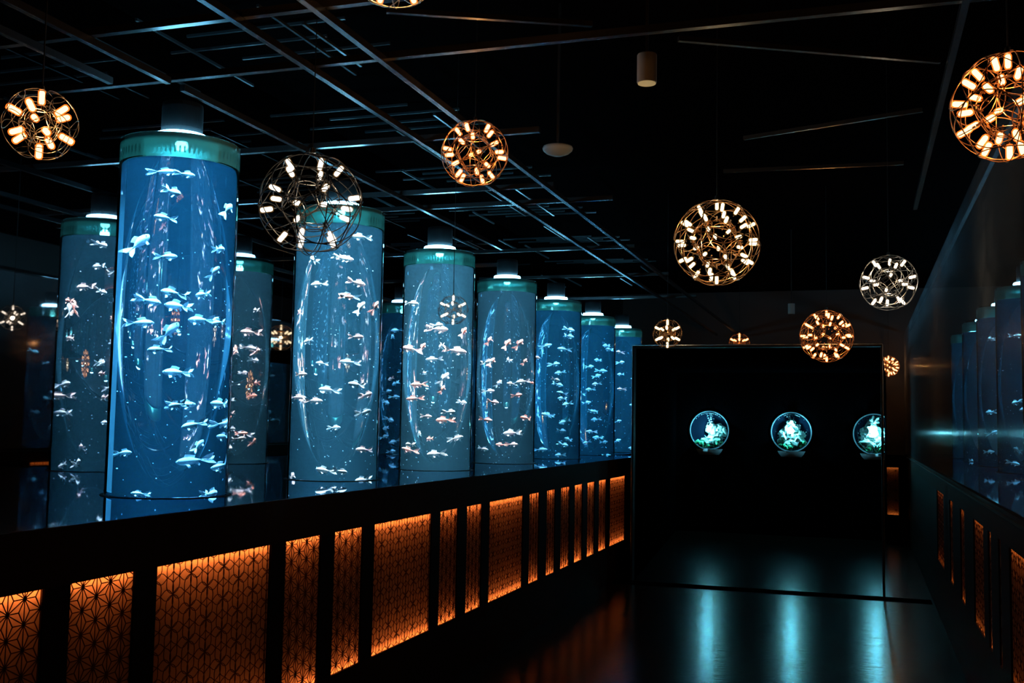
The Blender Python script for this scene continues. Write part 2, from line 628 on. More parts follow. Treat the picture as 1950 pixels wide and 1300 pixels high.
# round porthole tanks in the back wall
def cut_plane(bm, X):
    bmesh.ops.bisect_plane(bm, geom=bm.verts[:] + bm.edges[:] + bm.faces[:], plane_co=(X, 0, 0), plane_no=(1, 0, 0), clear_outer=True)


def porthole(c, R, seed, label, shape, cutx=None, group='round porthole tanks'):
    rnd = random.Random(seed)
    root = empty('porthole_tank', c)
    tag(root, label, 'fish tank', group)

    def fin(name, bm, m, smooth=False):
        if cutx is not None:
            cut_plane(bm, cutx)
        return obj(name, bm, m, root, smooth=smooth)
    # everything faces -Y (towards the corridor)
    bm = bmesh.new()
    lathe(bm, [(0, 0.002), (R * 0.99, 0.002), (R * 0.99, 0.012), (0, 0.012)], 56)
    bmesh.ops.rotate(bm, verts=bm.verts, matrix=Matrix.Rotation(PI / 2, 3, 'X'))
    fin('back_disc', bm, M['port_back'])
    bm = bmesh.new()
    tube(bm, [(R * math.cos(2 * PI * k / 56), -0.02, R * math.sin(2 * PI * k / 56)) for k in range(56)], 0.009, 8, True)
    fin('rim', bm, M['port_rim'], True)
    bm = bmesh.new()
    lathe(bm, [(R * math.cos(t), R * 0.8 * math.sin(t)) for t in [PI / 2 * k / 12 for k in range(12)]] + [(0, R * 0.8)], 56)
    bmesh.ops.rotate(bm, verts=bm.verts, matrix=Matrix.Rotation(PI / 2, 3, 'X'))
    bmesh.ops.translate(bm, verts=bm.verts, vec=(0, -0.02, 0))
    fin('dome', bm, M['dome'], True)

    def inside(x, y, z, r, k=0.93):
        return math.sqrt(x * x + z * z) + r < R * k
    # planting: shape gives blobs (x, z, r) in units of R
    bm = bmesh.new()
    for (x, z, r) in shape:
        for q in range(7):
            rr = r * R * rnd.uniform(0.32, 0.58)
            px = x * R + rnd.uniform(-0.5, 0.5) * r * R
            pz = z * R + rnd.uniform(-0.5, 0.5) * r * R
            if not inside(px, 0, pz, rr * 0.8, 0.95):
                continue
            dep = math.sqrt(max(0.0, R * R - px * px - pz * pz)) * 0.8
            py = -0.1 * R - rnd.uniform(0.1, 0.4) * dep
            ico(bm, (px, py, pz), rr, 2, 0.75, 1.0, rnd)
            for s in range(4):          # fronds
                a = rnd.uniform(0, 2 * PI)
                e = (px + math.cos(a) * rr * 1.5, py - 0.01, pz + math.sin(a) * rr * 1.5)
                if inside(e[0], 0, e[2], 0, 0.97):
                    tube(bm, [(px, py, pz), ((px + e[0]) / 2, py, (pz + e[2]) / 2 + 0.006), e], [0.010, 0.007, 0.002], 5)
    fin('coral', bm, M['coral'])
    bm = bmesh.new()
    for q in range(26):
        a = rnd.uniform(-PI * 0.80, -PI * 0.20)
        k = rnd.uniform(0.74, 0.92)
        px, pz = R * k * math.cos(a), R * k * math.sin(a)
        ico(bm, (px, -0.03 - rnd.uniform(0.3, 0.85) * math.sqrt(max(0, R * R - px * px - pz * pz)) * 0.8, pz), R * rnd.uniform(0.06, 0.13), 1, 0.7, 0.8, rnd)
    fin('moss', bm, M['moss'])
    bm = bmesh.new()
    bx = shape[0][0]
    for q in range(60):
        t = rnd.random()
        ico(bm, (bx * R * 0.8 + rnd.gauss(0, 0.06 + 0.05 * t) * R, -0.06 - rnd.random() * 0.05, R * (0.1 + 0.8 * t)), R * rnd.uniform(0.012, 0.032), 1, 0, 1, rnd)
    for q in range(40):
        a = PI / 2 + rnd.gauss(0, 0.35)
        ico(bm, (R * 0.9 * math.cos(a), -0.05, R * 0.9 * math.sin(a)), R * rnd.uniform(0.012, 0.026), 1, 0, 1, rnd)
    b = fin('air_bubbles', bm, M['bubble'])
    b['kind'] = 'stuff'
    # ledge below
    bm = bmesh.new()
    lathe(bm, [(0, -R * 1.28), (R * 0.5, -R * 1.28), (R * 0.62, -R * 1.14), (R * 0.70, -R * 0.98), (R * 0.64, -R * 0.98), (0, -R * 1.2)], 32)
    for v in bm.verts:
        v.co.y = min(v.co.y * 0.55, -0.004)
    fin('ledge', bm, M['port_ledge'], True)
    # unseen lamp placed at the dome front to light the coral evenly
    ld = bpy.data.lights.new('porthole_lamp', 'POINT')
    ld.energy = PORT_W
    ld.color = (0.2, 0.8, 1.0)
    ld.shadow_soft_size = 0.02
    lo = bpy.data.objects.new('porthole_lamp', ld)
    COL.objects.link(lo)
    lo.parent = root
    lo.location = (0, -0.79 * R, R * 0.12)
    return root


M['port_rim'] = principled('porthole_rim', (0.6, 0.8, 0.9), 0.3, emit=((0.1, 0.55, 0.8), 0.25))  # faint emission paints the bright glass edge; the rim is no lamp
RP = 0.285
porthole((-2.178, YP - 0.006, H - 0.051), RP, 3, 'round lit tank with coral leaning right, leftmost of three in the black portal',
         [(0.1, 0.1, 0.3), (0.45, -0.15, 0.4), (0.62, 0.1, 0.3), (0.15, -0.45, 0.45), (0.5, -0.5, 0.45), (-0.2, -0.7, 0.3), (0.75, -0.15, 0.25)])
porthole((-0.981, YP - 0.006, H - 0.054), RP, 5, 'round lit tank with a cone of coral, middle one in the black portal',
         [(-0.02, 0.4, 0.3), (0.05, 0.1, 0.4), (-0.15, -0.15, 0.45), (-0.35, -0.45, 0.4), (0.3, -0.3, 0.4), (0.1, -0.6, 0.5), (0.45, -0.6, 0.3), (0.5, -0.1, 0.25)])
porthole((0.175, YP - 0.006, H - 0.062), RP, 9, 'round lit tank cut off by the right edge of the black portal',
         [(-0.05, 0.55, 0.35), (-0.1, 0.2, 0.45), (-0.25, 0.0, 0.45), (-0.15, -0.2, 0.5), (0.1, -0.4, 0.5), (0.0, -0.65, 0.45), (0.35, 0.0, 0.3)], cutx=0.138)
p4 = at_x(65, 792, XM)

# ------------------------------------------------------------------ fish
def fish_body(kind):
    bm = bmesh.new()
    prof = [(-0.5, 0.035), (-0.38, 0.07), (-0.22, 0.15), (-0.02, 0.21), (0.18, 0.21), (0.34, 0.16), (0.44, 0.09), (0.5, 0.03)]
    n = 8
    rings = []
    for x, r in prof:
        rings.append([bm.verts.new((x, r * 0.62 * math.cos(2 * PI * k / n), r * math.sin(2 * PI * k / n) * (1.08 if math.sin(2 * PI * k / n) < 0 else 1.0))) for k in range(n)])
    for A, B in zip(rings, rings[1:]):
        for k in range(n):
            bm.faces.new((A[k], A[(k + 1) % n], B[(k + 1) % n], B[k]))
    bm.faces.new(rings[0][::-1])
    bm.faces.new(rings[-1])
    return bm


def sheet(bm, pts, t=0.012, off=(0, 1, 0)):
    """a thin solid fin from an outline"""
    o = Vector(off) * t
    a = [bm.verts.new(Vector(p) + o) for p in pts]
    b = [bm.verts.new(Vector(p) - o) for p in pts]
    bm.faces.new(a)
    bm.faces.new(b[::-1])
    n = len(pts)
    for i in range(n):
        bm.faces.new((a[i], b[i], b[(i + 1) % n], a[(i + 1) % n]))


def tail(bm):
    sheet(bm, [(-0.46, 0.03, 0.03), (-0.72, 0.12, 0.20), (-1.0, 0.17, 0.30), (-0.92, 0.13, 0.12), (-0.78, 0.06, 0.0)])
    sheet(bm, [(-0.46, -0.03, 0.03), (-0.70, -0.12, 0.16), (-0.95, -0.2, 0.22), (-0.9, -0.14, 0.06), (-0.78, -0.06, -0.02)])
    sheet(bm, [(-0.46, 0.03, -0.03), (-0.78, 0.05, 0.0), (-0.94, 0.14, -0.10), (-1.02, 0.2, -0.28), (-0.72, 0.12, -0.2)])
    sheet(bm, [(-0.46, -0.03, -0.03), (-0.78, -0.05, 0.0), (-0.96, -0.14, -0.12), (-0.98, -0.2, -0.25), (-0.72, -0.12, -0.18)])


def dorsal(bm):
    sheet(bm, [(0.16, 0, 0.19), (0.08, 0, 0.36), (-0.1, 0, 0.34), (-0.3, 0, 0.26), (-0.24, 0, 0.13)])


def lower(bm):
    sheet(bm, [(0.16, 0.09, -0.16), (0.06, 0.22, -0.34), (-0.04, 0.18, -0.30), (0.02, 0.08, -0.18)])
    sheet(bm, [(0.16, -0.09, -0.16), (0.06, -0.22, -0.34), (-0.04, -0.18, -0.30), (0.02, -0.08, -0.18)])
    sheet(bm, [(-0.22, 0, -0.13), (-0.36, 0, -0.3), (-0.42, 0, -0.22), (-0.36, 0, -0.08)])


def bend(o, k):
    for v in o.data.vertices:
        x = v.co.x
        if x < 0.1:
            v.co.y += k * (0.1 - x) ** 2
    return o


FISH = {}
PARTS = {}
for key, mk in (('white', 'white_fish'), ('orange', 'orange_fish'), ('pale orange', 'pink_fish')):
    for var, kb in enumerate((0.12, -0.22)):
        me_full = fish_body(key)
        tail(me_full)
        dorsal(me_full)
        lower(me_full)
        for near in (0, 1):
            if near:
                bm = fish_body(key)
                lower(bm)
            else:
                bm = me_full
            o = bend(obj('goldfish', bm, M[mk], smooth=False), kb)
            for p in o.data.polygons[:58]:
                p.use_smooth = True
            COL.objects.unlink(o)
            FISH[(key, var, near)] = o
        bm = bmesh.new(); tail(bm)
        t = bend(obj('tail_fin', bm, M[mk]), kb); COL.objects.unlink(t)
        bm = bmesh.new(); dorsal(bm)
        d = bend(obj('dorsal_fin', bm, M[mk]), kb); COL.objects.unlink(d)
        PARTS[(key, var)] = [t, d]
eyes = []
for s in (1, -1):
    bm = bmesh.new()
    ico(bm, (0.38, s * 0.083, 0.03), 0.028, 1)
    e = obj('eye', bm, M['eye'])
    COL.objects.unlink(e)
    eyes.append(e)

ORD = ['topmost', 'second', 'third', 'fourth', 'fifth', 'sixth', 'seventh', 'eighth', 'ninth', 'tenth', 'eleventh', 'twelfth', 'thirteenth', 'fourteenth',
       'fifteenth', 'sixteenth', 'seventeenth', 'eighteenth', 'nineteenth', 'twentieth', 'twenty-first', 'twenty-second', 'twenty-third',
       'twenty-fourth', 'twenty-fifth', 'twenty-sixth', 'twenty-seventh', 'twenty-eighth', 'twenty-ninth', 'thirtieth', 'thirty-first',
       'thirty-second', 'thirty-third', 'thirty-fourth', 'thirty-fifth']
SIDE = R_.copy(); SIDE.z = 0; SIDE.normalize()


def put_fish(lst, tankname, group, near):
    """lst of (position, heading, colour, length); heading 0 = to the right in the picture"""
    lst.sort(key=lambda q: -q[0].z)
    for i, (pos, head, colr, L, pitch) in enumerate(lst):
        src = FISH[(colr, i % 2, 1 if near else 0)]
        o = src.copy()
        COL.objects.link(o)
        base = math.atan2(SIDE.y, SIDE.x)
        o.location = pos
        o.rotation_euler = Euler((0, pitch, base + head))
        o.scale = (L, L, L)
        c = math.cos(head)
        way = 'heading right' if c > 0.35 else ('heading left' if c < -0.35 else 'seen end-on')
        rank = 'topmost' if i == 0 else ('lowest' if i == len(lst) - 1 else ORD[i] + ' from top')
        tag(o, f'{colr} goldfish {way}, {rank} in the {tankname}', 'fish', group)
        if near:
            for ch in PARTS[(colr, i % 2)] + eyes:
                k = ch.copy()
                COL.objects.link(k)
                k.parent = o


# ------------------------------------------------------------------ tanks
XT = -3.05
TYS = [4.165, 5.78, 7.40, 9.02, 10.64, 12.26, 13.88]
TNAME = ['nearest left tank', 'second left tank', 'third left tank', 'fourth left tank', 'fifth left tank', 'sixth left tank', 'farthest left tank']
COLS = [(0.12, 0.52, 1.0), (0.5, 0.78, 1.0), (0.75, 0.88, 1.0), (0.7, 0.84, 1.0), (0.15, 0.6, 1.0), (0.1, 0.55, 1.0), (0.12, 0.55, 1.0)]
RT = 0.272
M['water'] = water('tank_water', (0.16, 0.68, 1.0), 0.048, (0.10, 0.55, 0.85), 0.05)


def tank(x, y, label, group, power, colr, seed, house=True, lens=None, glow_film=0.0):
    rnd = random.Random(seed)
    root = empty('cylinder_tank', (x, y, DECK))
    tag(root, label, 'fish tank', group)
    h = TOP - DECK
    obj('base_ring', lathe(bmesh.new(), [(RT + 0.02, 0.0005), (RT + 0.018, 0.003), (RT + 0.002, 0.003), (RT + 0.002, 0.0005), (RT + 0.02, 0.0005)], 64), M['black'], root)
    obj('tube', lathe(bmesh.new(), [(RT, 0.002), (RT, h - 0.11)], 96), M['tube'], root, smooth=True)
    obj('collar', lathe(lathe(bmesh.new(), [(RT, h - 0.109), (RT, h)], 96), [(RT - 0.016, h), (RT - 0.016, h - 0.109)], 96), M['collar'], root, smooth=True)
    bm = bmesh.new()
    lathe(bm, [(0.0, h - 0.03), (RT - 0.05, h - 0.03), (RT - 0.03, h - 0.012), (RT - 0.022, h + 0.004), (RT - 0.06, h + 0.012), (0, h + 0.012)], 64)
    obj('lid', bm, M['lid'], root, smooth=False)
    bm = bmesh.new()
    for k in range(72):      # small pegs of the overflow comb
        a = 2 * PI * k / 72
        cx, cy_ = math.cos(a) * (RT - 0.035), math.sin(a) * (RT - 0.035)
        box(bm, (cx - 0.003, cy_ - 0.003, h - 0.085), (cx + 0.003, cy_ + 0.003, h - 0.055))
    obj('overflow_comb', bm, M['lid'], root)
    wt = obj('water', lathe(bmesh.new(), [(0, 0.004), (RT - 0.012, 0.004), (RT - 0.012, h - 0.112), (0, h - 0.112)], 128), M['water'], root)
    for p in wt.data.polygons:
        p.use_smooth = abs(p.normal.z) < 0.5
    if glow_film:  # added layer inside the water, drawing a bright strip down the left edge
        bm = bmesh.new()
        va = math.atan2(-y, -x)              # towards the viewpoint, so the strip follows the left outline
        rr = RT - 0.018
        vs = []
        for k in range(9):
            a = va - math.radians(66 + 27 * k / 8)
            vs.append([bm.verts.new((q * math.cos(a), q * math.sin(a), z)) for q, z in ((rr, 0.02), (rr, h * glow_film), (rr - 0.002, h * glow_film), (rr - 0.002, 0.02))])
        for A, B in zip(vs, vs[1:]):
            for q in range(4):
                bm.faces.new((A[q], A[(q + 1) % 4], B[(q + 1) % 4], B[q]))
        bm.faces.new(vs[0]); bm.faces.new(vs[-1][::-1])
        f = obj('added_edge_film', bm, M['glow_film'], root, smooth=False)
    bm = bmesh.new()
    lathe(bm, [(0, h + 0.016), (0.115, h + 0.016), (0.125, h + 0.024), (0.118, h + 0.05), (0, h + 0.052)], 40)
    obj('lamp_lens', bm, lens or M['lens'], root)
    if house:
        bm = bmesh.new()
        z0 = h + 0.058
        z1 = BEAM - DECK - 0.02
        lathe(bm, [(0, z0), (0.092, z0), (0.095, z0 + 0.02), (0.095, z1 - 0.02), (0.092, z1), (0, z1)], 32)
        obj('lamp_housing', bm, M['housing'], root, smooth=False)
    ld = bpy.data.lights.new('tank_lamp', 'AREA')
    ld.shape = 'DISK'
    ld.size = 0.46
    ld.spread = math.radians(24)
    ld.energy = power
    ld.color = colr
    lo = bpy.data.objects.new('tank_lamp', ld)
    COL.objects.link(lo)
    lo.parent = root
    lo.location = (0, 0, h - 0.125)
    l2 = bpy.data.lights.new('collar_fill', 'POINT')  # fill light added under the lid to brighten the collar
    l2.energy = power * 0.08
    l2.color = (0.2, 0.85, 0.95)
    l2.shadow_soft_size = 0.03
    lp = bpy.data.objects.new('collar_fill', l2)
    COL.objects.link(lp)
    lp.parent = root
    lp.location = (0, 0, h - 0.06)
    # bubbles and specks in the water
    bm = bmesh.new()
    for q in range(110):
        a, r = rnd.uniform(0, 2 * PI), RT * 0.9 * math.sqrt(rnd.random())
        z = rnd.uniform(0.02, h * 0.85) * (0.6 + 0.4 * rnd.random())
        ico(bm, (r * math.cos(a), r * math.sin(a), z), rnd.uniform(0.0012, 0.0032), 1)
    b = obj('water_specks', bm, M['bubble'], root)
    b['kind'] = 'stuff'
    return root


def tank_fish(x, y, pts, seed, mag=1.30):
    """pts: (px, py, way, colour[, length]) as seen; placed inside the tank near its middle plane"""
    rnd = random.Random(seed)
    out = []
    axis = Vector((x, y, 0))
    for q in pts:
        px, py, way, c = q[:4]
        L = q[4] if len(q) > 4 else rnd.uniform(0.055, 0.072)
        d = ray(px, py)
        # ray meets the plane through the axis facing the camera
        nrm = Vector((axis.x, axis.y, 0)).normalized()
        t = (axis.dot(nrm)) / (Vector((d.x, d.y, 0)).dot(nrm))
        p = Vector((d.x * t, d.y * t, d.z * t + H))
        off = Vector((p.x - x, p.y - y, 0)) / mag
        lim = RT - 0.075
        if off.length > lim:
            off = off.normalized() * lim
        room = math.sqrt(max(0.0, lim * lim - off.length ** 2))
        dep = rnd.uniform(-0.85, 0.85) * room
        p = Vector((x, y, p.z)) + off + nrm * dep
        p.z = min(max(p.z, DECK + 0.05), TOP - 0.2)
        p.z += (p.z - H) * dep / 6
        p.z = min(max(p.z, DECK + 0.04), TOP - 0.2)
        head = {'R': 0.0, 'L': PI, 'E': PI / 2, 'U': 0.6}[way] + rnd.uniform(-0.5, 0.5)
        pitch = -1.0 if way == 'U' else rnd.uniform(-0.25, 0.25)
        out.append((p, head, {'w': 'white', 'o': 'orange', 'p': 'pale orange'}[c], L, pitch))
    # keep fish apart
    for it in range(120):
        for i in range(len(out)):
            for j in range(i):
                d = out[i][0] - out[j][0]
                m = 0.100
                if d.length < m:
                    k = (d.normalized() if d.length > 1e-5 else Vector((0, 0, 1))) * (m - d.length) * 0.5
                    out[i][0].__iadd__(k)
                    out[j][0].__isub__(k)
                    for o in (out[i][0], out[j][0]):
                        h = Vector((o.x - x, o.y - y, 0))
                        if h.length > RT - 0.075:
                            h = h.normalized() * (RT - 0.075)
                            o.x, o.y = x + h.x, y + h.y
                        o.z = min(max(o.z, DECK + 0.04), TOP - 0.2)
    return out


FA = [(322, 327, 'R', 'w'), (358, 330, 'R', 'w', .05), (331, 380, 'R', 'w'), (438, 412, 'U', 'w', .06), (308, 433, 'L', 'w'), (280, 483, 'U', 'w'),
      (322, 503, 'R', 'w'), (420, 493, 'R', 'w'), (412, 520, 'U', 'w', .05), (322, 562, 'L', 'w', .075), (385, 567, 'L', 'w'), (290, 590, 'R', 'w'),
      (332, 590, 'L', 'w', .075), (283, 608, 'R', 'w'), (372, 612, 'L', 'w'), (327, 627, 'U', 'w'), (423, 617, 'L', 'w'), (293, 664, 'L', 'w'),
      (330, 701, 'L', 'w', .075), (352, 755, 'R', 'w'), (333, 767, 'L', 'w'), (418, 762, 'L', 'w'), (424, 785, 'R', 'w'), (365, 800, 'L', 'w'),
      (397, 825, 'U', 'w', .045), (420, 822, 'L', 'w'), (358, 848, 'L', 'w', .08), (415, 865, 'L', 'w'), (408, 932, 'R', 'w', .08), (240, 842, 'R', 'w', .05),
      (262, 915, 'L', 'w', .045)]
FB = [(598, 512, 'E', 'w'), (601, 551, 'L', 'w'), (680, 472, 'L', 'w'), (655, 508, 'R', 'w'), (660, 517, 'R', 'p'), (685, 549, 'R', 'p', .07), (674, 573, 'R', 'o'),
      (655, 580, 'L', 'w'), (690, 583, 'U', 'w'), (719, 587, 'U', 'o'), (686, 643, 'R', 'p'), (659, 688, 'L', 'w'), (590, 653, 'E', 'w'), (573, 600, 'E', 'o', .05),
      (622, 735, 'L', 'w'), (602, 755, 'R', 'p'), (578, 748, 'R', 'p'), (571, 710, 'R', 'p', .05), (688, 735, 'L', 'w'), (702, 745, 'R', 'p'), (706, 776, 'R', 'w'),
      (690, 842, 'L', 'p'), (612, 884, 'L', 'w'), (600, 897, 'L', 'p'), (627, 897, 'L', 'o'), (655, 890, 'R', 'w'), (687, 905, 'L', 'w'), (561, 888, 'U', 'p', .05),
      (640, 800, 'R', 'w', .045), (610, 690, 'L', 'w', .04)]
FC = [(790, 590, 'R', 'w'), (836, 623, 'R', 'w'), (838, 636, 'R', 'p', .09), (887, 634, 'U', 'o'), (783, 668, 'L', 'p', .08), (804, 661, 'U', 'o', .05),
      (840, 668, 'E', 'w'), (865, 672, 'R', 'p', .09), (825, 685, 'L', 'w'), (808, 709, 'E', 'w', .045), (848, 716, 'U', 'w', .07), (845, 737, 'U', 'o', .05),
      (798, 729, 'L', 'o', .07), (789, 753, 'L', 'o'), (862, 780, 'R', 'w'), (814, 787, 'R', 'p', .05), (842, 792, 'L', 'o', .08), (796, 818, 'E', 'w'),
      (818, 822, 'E', 'o'), (866, 817, 'R', 'w'), (779, 840, 'L', 'o'), (826, 852, 'L', 'w', .085), (772, 838, 'E', 'w'), (880, 760, 'R', 'w', .05)]
FD = [(935, 655, 'U', 'o'), (967, 656, 'U', 'o'), (988, 660, 'U', 'o'), (930, 690, 'R', 'w'), (945, 692, 'U', 'o'), (963, 690, 'E', 'w'), (999, 690, 'U', 'o', .045),
      (936, 742, 'R', 'w'), (972, 729, 'L', 'w'), (1003, 727, 'L', 'w'), (1016, 728, 'E', 'o', .045), (941, 763, 'R', 'p'), (990, 750, 'R', 'o'), (929, 793, 'R', 'o'),
      (1004, 792, 'L', 'o', .08), (970, 813, 'L', 'w', .09), (952, 836, 'L', 'o'), (978, 836, 'R', 'p'), (922, 845, 'R', 'w'), (953, 728, 'U', 'w', .045),
      (940, 872, 'L', 'w'), (985, 868, 'R', 'p')]


def rand_fish(x, y, n, seed, white=0.6, zmax=0.8):
    rnd = random.Random(seed)
    out = []
    h = TOP - DECK
    for i in range(n):
        a, r = rnd.uniform(0, 2 * PI), (RT - 0.115) * math.sqrt(rnd.random())
        z = DECK + 0.05 + (zmax * h - 0.05) * (i + rnd.random()) / n
        c = 'white' if rnd.random() < white else rnd.choice(('orange', 'pale orange'))
        out.append((Vector((x + r * math.cos(a), y + r * math.sin(a), z)), rnd.choice((0, PI)) + rnd.uniform(-0.7, 0.7), c, rnd.uniform(0.055, 0.072), rnd.uniform(-0.4, 0.4)))
    return out


for i, ty in enumerate(TYS):
    looks = ['tallest looking deep blue cylinder fish tank full of white fish, nearest the camera', 'blue cylinder fish tank second from the camera in the left row',
             'blue cylinder fish tank with orange and white fish, third in the left row', 'dimmer cylinder fish tank, fourth in the left row',
             'fifth cylinder fish tank of the left row, partly behind the fourth', 'sixth cylinder fish tank of the left row, deep blue and narrow looking',
             'farthest cylinder fish tank, cut off by the left edge of the portal'][i]
    tank(XT, ty, looks, 'cylinder fish tanks in the left row', TANK_W[i], COLS[i], 100 + i, glow_film=0.93 if i == 0 else 0.0)
    if i == 0:
        fl = tank_fish(XT, ty, FA, 1)
    elif i == 1:
        fl = tank_fish(XT, ty, FB, 12)
    elif i == 2:
        fl = tank_fish(XT, ty, FC, 13)
    elif i == 3:
        fl = tank_fish(XT, ty, FD, 14)
    else:
        fl = rand_fish(XT, ty, (20, 18, 12)[i - 4], 50 + i, 0.8)
    put_fish(fl, TNAME[i], 'goldfish in the ' + TNAME[i], i < 3)

XTR = 1.42
for i, ty in enumerate((8.7, 10.3, 11.95, 13.6, 15.3)):
    tank(XTR, ty, 'dim cylinder tank behind the hazy right glass, ' + ('nearest one at the picture edge', 'second one', 'third one', 'fourth one', 'farthest one')[i],
         'cylinder fish tanks on the right', 6, (0.12, 0.6, 1.0), 200 + i, lens=None)
    put_fish(rand_fish(XTR, ty, 9, 80 + i, 0.6), ('nearest', 'second', 'third', 'fourth', 'farthest')[i] + ' tank on the right', 'goldfish in the right tanks', False)


# ------------------------------------------------------------------ ceiling frame
def beam(a, b, label, w=0.026, h=0.03, m='beam', group='dark steel ceiling beams', z=None, name='ceiling_beam'):
    z = BEAM if z is None else z
    a, b = Vector((a[0], a[1], 0)), Vector((b[0], b[1], 0))
    d = b - a
    L = d.length
    bm = bxm((0, -w / 2, 0), (L, w / 2, h))
    o = obj(name, bm, M[m], None, (a.x, a.y, z), (0, 0, math.atan2(d.y, d.x)))
    tag(o, label, 'beam', group)
    return o


for X, y0, y1, lb in ((-3.22, 2.0, 3.86, 'short thin ceiling beam at the upper left above the mirror'),
                      (-2.96, 1.5, 3.93, 'ceiling beam running to the lamp of the nearest tank, lit blue'),
                      (-2.96, 4.03, 8.6, 'ceiling beam running on past the nearest tank lamp'),
                      (-2.25, 0.5, 17.5, 'long ceiling beam along the front of the left counter'),
                      (-1.90, 0.5, 17.5, 'long ceiling beam over the corridor, right of its twin'),
                      (0.36, 0.5, 7.6, 'ceiling beam slanting down the upper right of the picture'),
                      (0.72, 0.5, 17.5, 'ceiling beam above the hazy glass partition')):
    beam((X, y0), (X, y1), lb, z=BEAM + (0.0 if X != 0.72 else 0.03))
for Y, x0, x1, lb in ((3.41, -3.9, -1.25, 'nearest cross beam of the ceiling at the top of the picture'),
                      (3.98, -3.9, 0.6, 'cross beam just before the nearest tank lamp, lit bright blue'),
                      (5.22, -3.9, -1.6, 'cross beam behind the globe lamp before the second tank'),
                      (6.47, -3.9, -1.88, 'cross beam before the third tank'),
                      (6.95, -3.9, -1.6, 'thin cross beam just behind the third tank lamp'),
                      (8.9, -3.9, -1.85, 'far cross beam above the fourth tank'),
                      (10.6, -3.9, -1.85, 'farther cross beam above the fifth tank'),
                      (12.5, -3.9, -1.85, 'farthest cross beam before the end of the hall')):
    beam((x0, Y), (x1, Y), lb, w=0.03, z=BEAM + 0.031)
for (a, b, lb) in (((-1.73, 3.6), (-1.0, 3.95), 'slanting brace at the top middle of the picture'),
                   ((-0.70, 4.2), (0.33, 4.76), 'slanting brace right of the white downlight'),
                   ((-0.60, 5.78), (0.30, 5.48), 'slanting brace lit amber between the two right lamps'),
                   ((-0.80, 6.51), (0.25, 6.57), 'short brace above the large cream globe lamp')):
    beam(a, b, lb, w=0.02, h=0.02, group='slanting ceiling braces', z=BEAM + 0.07)
rnd = random.Random(5)
k = 0
ladder = []
for i in range(6):                        # light rails and ladders above the tanks
    y0 = 4.3 + i * 1.62
    for x0 in (-3.75, -3.45, -2.75, -2.5):
        ladder.append(((x0, y0), (x0, y0 + rnd.uniform(0.6, 1.2)), rnd.uniform(0.25, 0.5)))
    for q in range(4):
        yy = y0 + 0.15 + q * 0.27
        ladder.append(((-3.75 + 0.3 * (q % 2), yy), (-2.5 - 0.25 * ((q + 1) % 2), yy), 0.52 + 0.03 * q))
for a, b, dz in ladder:
    sp = 1 + int((a[1] - 4.0) / 1.62)
    along = a[0] == b[0]
    beam(a, b, ('thin rail running along' if along else 'thin cross rail') + ' the hall above the ' +
         ('nearest', 'second', 'third', 'fourth', 'fifth', 'sixth', 'seventh')[max(0, min(6, sp - 1))] + ' gap of the left tanks' if True else '',
         w=0.014, h=0.014, m='rail', group='thin rails above the ' + ('nearest', 'second', 'third', 'fourth', 'fifth', 'sixth', 'seventh')[max(0, min(6, sp - 1))] + ' gap of the left tanks, ' + ('lengthwise' if along else 'crosswise'), z=BEAM + dz, name='ceiling_rail')

# ------------------------------------------------------------------ small ceiling things
dl = empty('downlight', (-0.846, 4.289, H + 1.5 - 0.06))
tag(dl, 'white cylinder downlight under the dark ceiling', 'downlight')
c = at_y(1232, 131, 4.33)
dl.location = (c.x, c.y, c.z)
obj('body', lathe(bmesh.new(), [(0, 0.062), (0.040, 0.062), (0.042, 0.058), (0.042, -0.058), (0.040, -0.062), (0.0, -0.060)], 40), M['white_tin'], dl, smooth=False)
obj('lens', lathe(bmesh.new(), [(0, -0.0655), (0.038, -0.0655), (0.038, -0.0625), (0, -0.0625)], 32), M['cream_lens'], dl)
obj('stem', bxm((-0.006, -0.006, 0.062), (0.006, 0.006, CEIL - c.z)), M['cord'], dl)
c = at_y(1507, 588, 12.4)
dl2 = empty('downlight', c)
tag(dl2, 'tiny grey cylinder downlight far off, left of the orange globe lamp', 'downlight')
obj('body', lathe(bmesh.new(), [(0, 0.06), (0.038, 0.06), (0.038, -0.06), (0, -0.06)], 24), M['white_tin'], dl2)
obj('stem', bxm((-0.006, -0.006, 0.06), (0.006, 0.006, CEIL - c.z)), M['cord'], dl2)
c = at_y(1062, 287, 5.36)
sd = empty('smoke_detector', c)
tag(sd, 'pale dome smoke detector hanging under the ceiling between the globe lamps', 'smoke detector')
obj('dome', lathe(bmesh.new(), [(0, -0.028), (0.03, -0.026), (0.062, -0.014), (0.078, 0.0), (0.082, 0.012), (0.078, 0.022), (0, 0.026)], 40), M['plastic'], sd, smooth=True)
obj('stem', bxm((-0.006, -0.006, 0.024), (0.006, 0.006, CEIL - c.z)), M['cord'], sd)

# ------------------------------------------------------------------ globe lamps
def dirs12():
    t = (1 + 5 ** 0.5) / 2
    v = [Vector(p).normalized() for p in ((-1, t, 0), (1, t, 0), (-1, -t, 0), (1, -t, 0), (0, -1, t), (0, 1, t), (0, -1, -t), (0, 1, -t), (t, 0, -1), (t, 0, 1), (-t, 0, -1), (-t, 0, 1))]
    q = v[5].rotation_difference(Vector((0, 0, 1)))
    return [q @ p for p in v]


def dirs20(d12):
    out = []
    for i in range(12):
        for j in range(i):
            for k in range(j):
                if all(a.dot(b) > 0.4 for a, b in ((d12[i], d12[j]), (d12[j], d12[k]), (d12[i], d12[k]))):
                    out.append((d12[i] + d12[j] + d12[k]).normalized())
    return out


def dirs30(d12):
    return [(d12[i] + d12[j]).normalized() for i in range(12) for j in range(i) if d12[i].dot(d12[j]) > 0.4]


